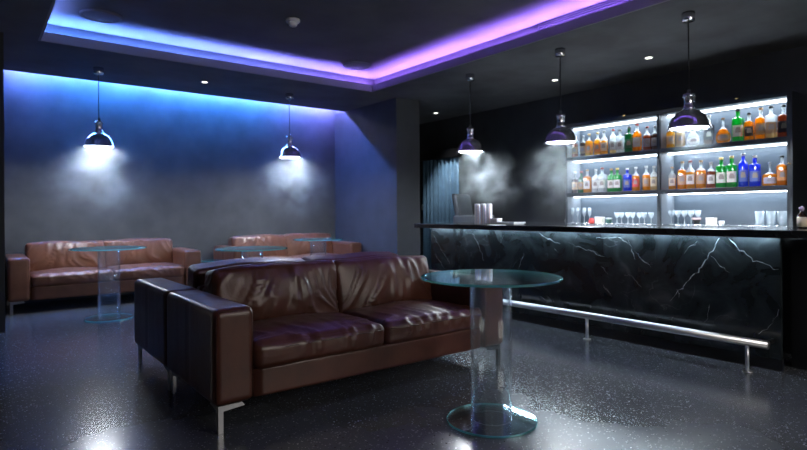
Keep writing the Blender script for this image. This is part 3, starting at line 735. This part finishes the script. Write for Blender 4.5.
obj('body', L([(0, 0), (.035, 0), (.037, .005), (.037, .06), (0, .06)], n=22), M['darkgreen'], t, True); obj('lid', L([(0, .0605), (.039, .0605), (.039, .078), (0, .08)], n=22), M['white'], t, True)
t = thing('small_bottle', 'small clear bottle at the foot of the shelf divider, behind the coupe glasses', 'bottle', (6.83, 3.53, zt))
obj('body', L([(0, 0), (.03, 0), (.032, .01), (.032, .12), (.012, .165), (.012, .205), (0, .205)], n=20), BM['clear'], t, True); obj('cap', L([(0, .2055), (.015, .2055), (.015, .235), (0, .238)], n=16), CM['white'], t, True)
t = thing('bowl', 'small dark bowl with a pink rim in front of the stemmed glasses', 'bowl', (6.645, 3.02, zt))
obj('body', L([(0, 0), (.022, 0), (.024, .012), (.044, .05), (.046, .062), (.042, .062), (.038, .05), (0, .02)], n=24), M['black'], t, True)
obj('rim', L([(.041, .0625), (.048, .0625), (.048, .082), (.041, .082)], n=24, close=True), simple('rim_pink', (.6, .42, .42), .4), t, True)
t = thing('box', 'small cream box in the middle of the right bay bottom shelf', 'box', (6.68, 2.87, zt))
obj('carton', B((-.04, -.045, 0), (.04, .045, .07), .003), M['offwhite'], t); obj('lid', B((-.042, -.047, .0705), (.042, .047, .084), .002), M['offwhite'], t)
t = thing('cup', 'small white cup lying right of the cream box on the bottom shelf', 'cup', (6.68, 2.76, zt))
obj('body', L([(0, 0), (.02, 0), (.03, .02), (.03, .05), (.026, .05), (.024, .02), (0, .008)], n=20), M['white'], t, True)
obj('handle', T([(0, .029, .04), (0, .043, .04), (0, .045, .02), (0, .028, .018)], .003, 8), M['white'], t, True)

# ------------------------------------------------------------------ things on the counter
ZC = 1.0525
def stripes(name, cols):
    m, nt, out = mat(name)
    p = N(nt, 'ShaderNodeBsdfPrincipled'); p.inputs['Roughness'].default_value = .3
    tc = N(nt, 'ShaderNodeTexCoord'); sp = N(nt, 'ShaderNodeSeparateXYZ'); nt.links.new(tc.outputs['Object'], sp.inputs[0])
    at = N(nt, 'ShaderNodeMath', operation='ARCTAN2'); nt.links.new(sp.outputs['Y'], at.inputs[0]); nt.links.new(sp.outputs['X'], at.inputs[1])
    mr = N(nt, 'ShaderNodeMapRange'); mr.inputs[1].default_value = -PI; mr.inputs[2].default_value = PI; mr.inputs[4].default_value = 4
    nt.links.new(at.outputs[0], mr.inputs[0])
    fr = N(nt, 'ShaderNodeMath', operation='FRACT'); nt.links.new(mr.outputs[0], fr.inputs[0])
    r = ramp(nt, fr.outputs[0], cols); r.color_ramp.interpolation = 'CONSTANT'
    nt.links.new(r.outputs[0], p.inputs['Base Color']); nt.links.new(p.outputs[0], out.inputs[0])
    return m
ST = stripes('can_stripes', [(0, (.93, .94, .95)), (.30, (.30, .33, .62)), (.42, (.93, .94, .95)), (.62, (.62, .30, .34)), (.70, (.93, .94, .95)), (.86, (.45, .48, .7))])
for i, (y, wh) in enumerate(((4.895, 'leftmost, nearest the chair'), (4.795, 'in the middle'), (4.695, 'rightmost, beside the small box'))):
    t = thing('striped_canister', 'tall white striped canister on the bar, %s' % wh, 'canister', (4.95, y, ZC), .7 * i, 'striped canisters on the bar')
    obj('body', L([(0, 0), (.032, 0), (.036, .006), (.036, .235), (.032, .242), (0, .232)], n=36), ST, t, True)
    obj('lid', L([(0, .2425), (.031, .2425), (.031, .25), (0, .252)], n=28), M['white'], t, True)
t = thing('box', 'small grey box on the bar beside the striped canisters', 'box', (4.97, 4.60, ZC), .1)
obj('carton', B((-.05, -.05, 0), (.05, .05, .05), .004), M['paper'], t); obj('lid', B((-.052, -.052, .0505), (.052, .052, .07), .004), M['white'], t)
t = thing('tray', 'flat pale tray lying on the bar right of the small grey box', 'tray', (4.97, 4.39, ZC))
obj('base', B((-.09, -.145, 0), (.09, .145, .012), .003), M['paper'], t)
bm = bmesh.new(); box(bm, (-.1, -.155, .0125), (-.085, .155, .028)); box(bm, (.085, -.155, .0125), (.1, .155, .028)); box(bm, (-.085, -.155, .0125), (.085, -.14, .028)); box(bm, (-.085, .14, .0125), (.085, .155, .028))
obj('rim', bm, M['white'], t)
t = thing('liqueur_bottle', 'small dark bottle with a pale label on the right end of the bar', 'bottle', (5.2, 1.55, ZC))
obj('body', L([(0, 0), (.031, 0), (.033, .006), (.033, .10), (.012, .125), (.011, .135), (0, .135)], n=24), BM['dark'], t, True)
obj('label', L([(.0338, .012), (.0338, .09), (.0335, .09), (.0335, .012)], n=24, close=True), LM['cream'], t, True)
obj('stopper', L([(0, .1355), (.012, .138), (.019, .152), (.017, .168), (0, .178)], n=20), simple('stopper_violet', (.45, .38, .55), .25), t, True)

# ------------------------------------------------------------------ curtain, switch, chair
t = thing('curtain', 'blue grey pleated curtain on the wall past the far end of the bar', 'curtain', (7.43, 7.86, 0))
bm = bmesh.new(); n = 130; top, bot = [], []
for k in range(n + 1):
    y = 1.05 * k / n; a = k / n * 2 * PI * 9
    dx = .032 * math.sin(a) + .012 * math.sin(a * 2.3 + 1)
    top.append(bm.verts.new((dx * .7, y, 2.27))); bot.append(bm.verts.new((dx * 1.25, y, .02)))
for k in range(n): bm.faces.new((bot[k], bot[k + 1], top[k + 1], top[k]))
fab = obj('fabric', bm, M['curtain'], t, True)
sol = fab.modifiers.new('thickness', 'SOLIDIFY'); sol.thickness = .004
obj('pelmet', B((-.06, -.05, 2.272), (.05, 1.10, 2.44), .004), M['black'], t)
t = thing('light_switch', 'small white light switch on the wall between the pier and the curtain', 'light switch', (7.5, 9.01, 1.31))
obj('plate', B((-.01, -.035, -.06), (0, .035, .06), .003), M['white'], t); obj('rocker', B((-.0145, -.018, -.035), (-.0102, .018, .035), .002), M['white'], t)

t = thing('bar_chair', 'dark upholstered high chair with a curved back at the far end of the bar', 'chair', (6.14, 6.12, 0), .35)
obj('seat', softbox((.5, .5, .11), .035, 10, None, (0, 0, 1.0)), M['uph'], t, True)
bm = softbox((.50, .09, .56), .035, 14, lambda p, n, u: p + Vector((0, -.06 * u[0] ** 2 + .05 * u[2], 0)), (.0, .25, 1.205)); obj('backrest', bm, M['uph'], t, True)
for s in (-1, 1):
    bm = softbox((.06, .44, .12), .025, 10, None, (s * .27, .02, 1.09)); obj('arm', bm, M['uph'], t, True)
for sx in (-1, 1):
    for sy in (-1, 1): obj('leg', T([(sx * .2, sy * .2, .945), (sx * .24, sy * .24, 0)], .014, 10), M['blackm'], t, True)
obj('foot_ring', T([(-.22, -.22, .32), (.22, -.22, .32), (.22, .22, .32), (-.22, .22, .32), (-.22, -.22, .32)], .01, 8), M['blackm'], t, True)

# ------------------------------------------------------------------ haze drifting under the lamps
def haze(label, c, r, dens, scale, seed, lo=.42, hi=.72, group='haze under the lamps'):
    bm = bmesh.new(); bmesh.ops.create_icosphere(bm, subdivisions=3, radius=1)
    o = obj('haze', bm, haze_mat('haze_%d' % seed, dens, scale, seed, lo, hi)); o.location = c; o.scale = r
    tag(o, label, 'haze', group, 'stuff')
haze('pale haze drifting under the left back pendant', (1.22, 7.9, 1.68), (.8, .5, .72), .65, 2.4, 3, .43, .64)
haze('pale haze drifting under the back pendant near the pier', (3.98, 7.9, 1.70), (.8, .45, .72), .7, 2.6, 8, .43, .64)
haze('pale haze drifting under the far bar pendant', (5.55, 5.32, 1.63), (.5, .68, .60), .75, 2.6, 13, .44, .64)
haze('pale haze drifting beside the middle bar pendant', (5.6, 4.10, 1.63), (.5, .66, .60), .75, 2.4, 29, .44, .64)

haze('thin pale haze under the nearest bar pendant', (5.4, 2.42, 1.82), (.22, .3, .24), .4, 4.5, 33, .40, .66)

# ------------------------------------------------------------------ world, camera, view
w = bpy.data.worlds.new('world'); S.world = w; w.use_nodes = True
w.node_tree.nodes['Background'].inputs[0].default_value = (1.0, .92, .84, 1)
w.node_tree.nodes['Background'].inputs[1].default_value = WORLD

cam = bpy.data.cameras.new('camera'); co = bpy.data.objects.new('camera', cam); C.objects.link(co)
yaw, ro = math.radians(37.742), math.radians(-.388)
d = Vector((math.sin(yaw), math.cos(yaw), 0)); r = Vector((math.cos(yaw), -math.sin(yaw), 0)); u = Vector((0, 0, 1))
cx = math.cos(ro) * r + math.sin(ro) * u; cy = -math.sin(ro) * r + math.cos(ro) * u
m = Matrix((cx, cy, -d)).transposed().to_4x4(); m.translation = (0, 0, 1.2)
co.matrix_world = m
cam.sensor_width = 36; cam.lens = 555.24 / 807 * 36
cam.shift_y = -(225 - 212.467) / 807
cam.clip_start = .05
cam.dof.use_dof = True; cam.dof.focus_distance = 3.5; cam.dof.aperture_fstop = 2.2
S.camera = co
vs = S.view_settings
S.display_settings.display_device = 'sRGB'
vs.view_transform = 'Standard'; vs.look = 'None'; vs.gamma = 1; vs.use_curve_mapping = False
vs.exposure = 1.32
S.cycles.use_denoising = True; S.cycles.use_adaptive_sampling = False
S.cycles.max_bounces = 10; S.cycles.transparent_max_bounces = 24; S.cycles.diffuse_bounces = 4; S.cycles.glossy_bounces = 4
S.cycles.use_light_tree = False
S.cycles.volume_bounces = 0
S.cycles.caustics_refractive = False; S.cycles.caustics_reflective = False
S.cycles.sample_clamp_indirect = 4
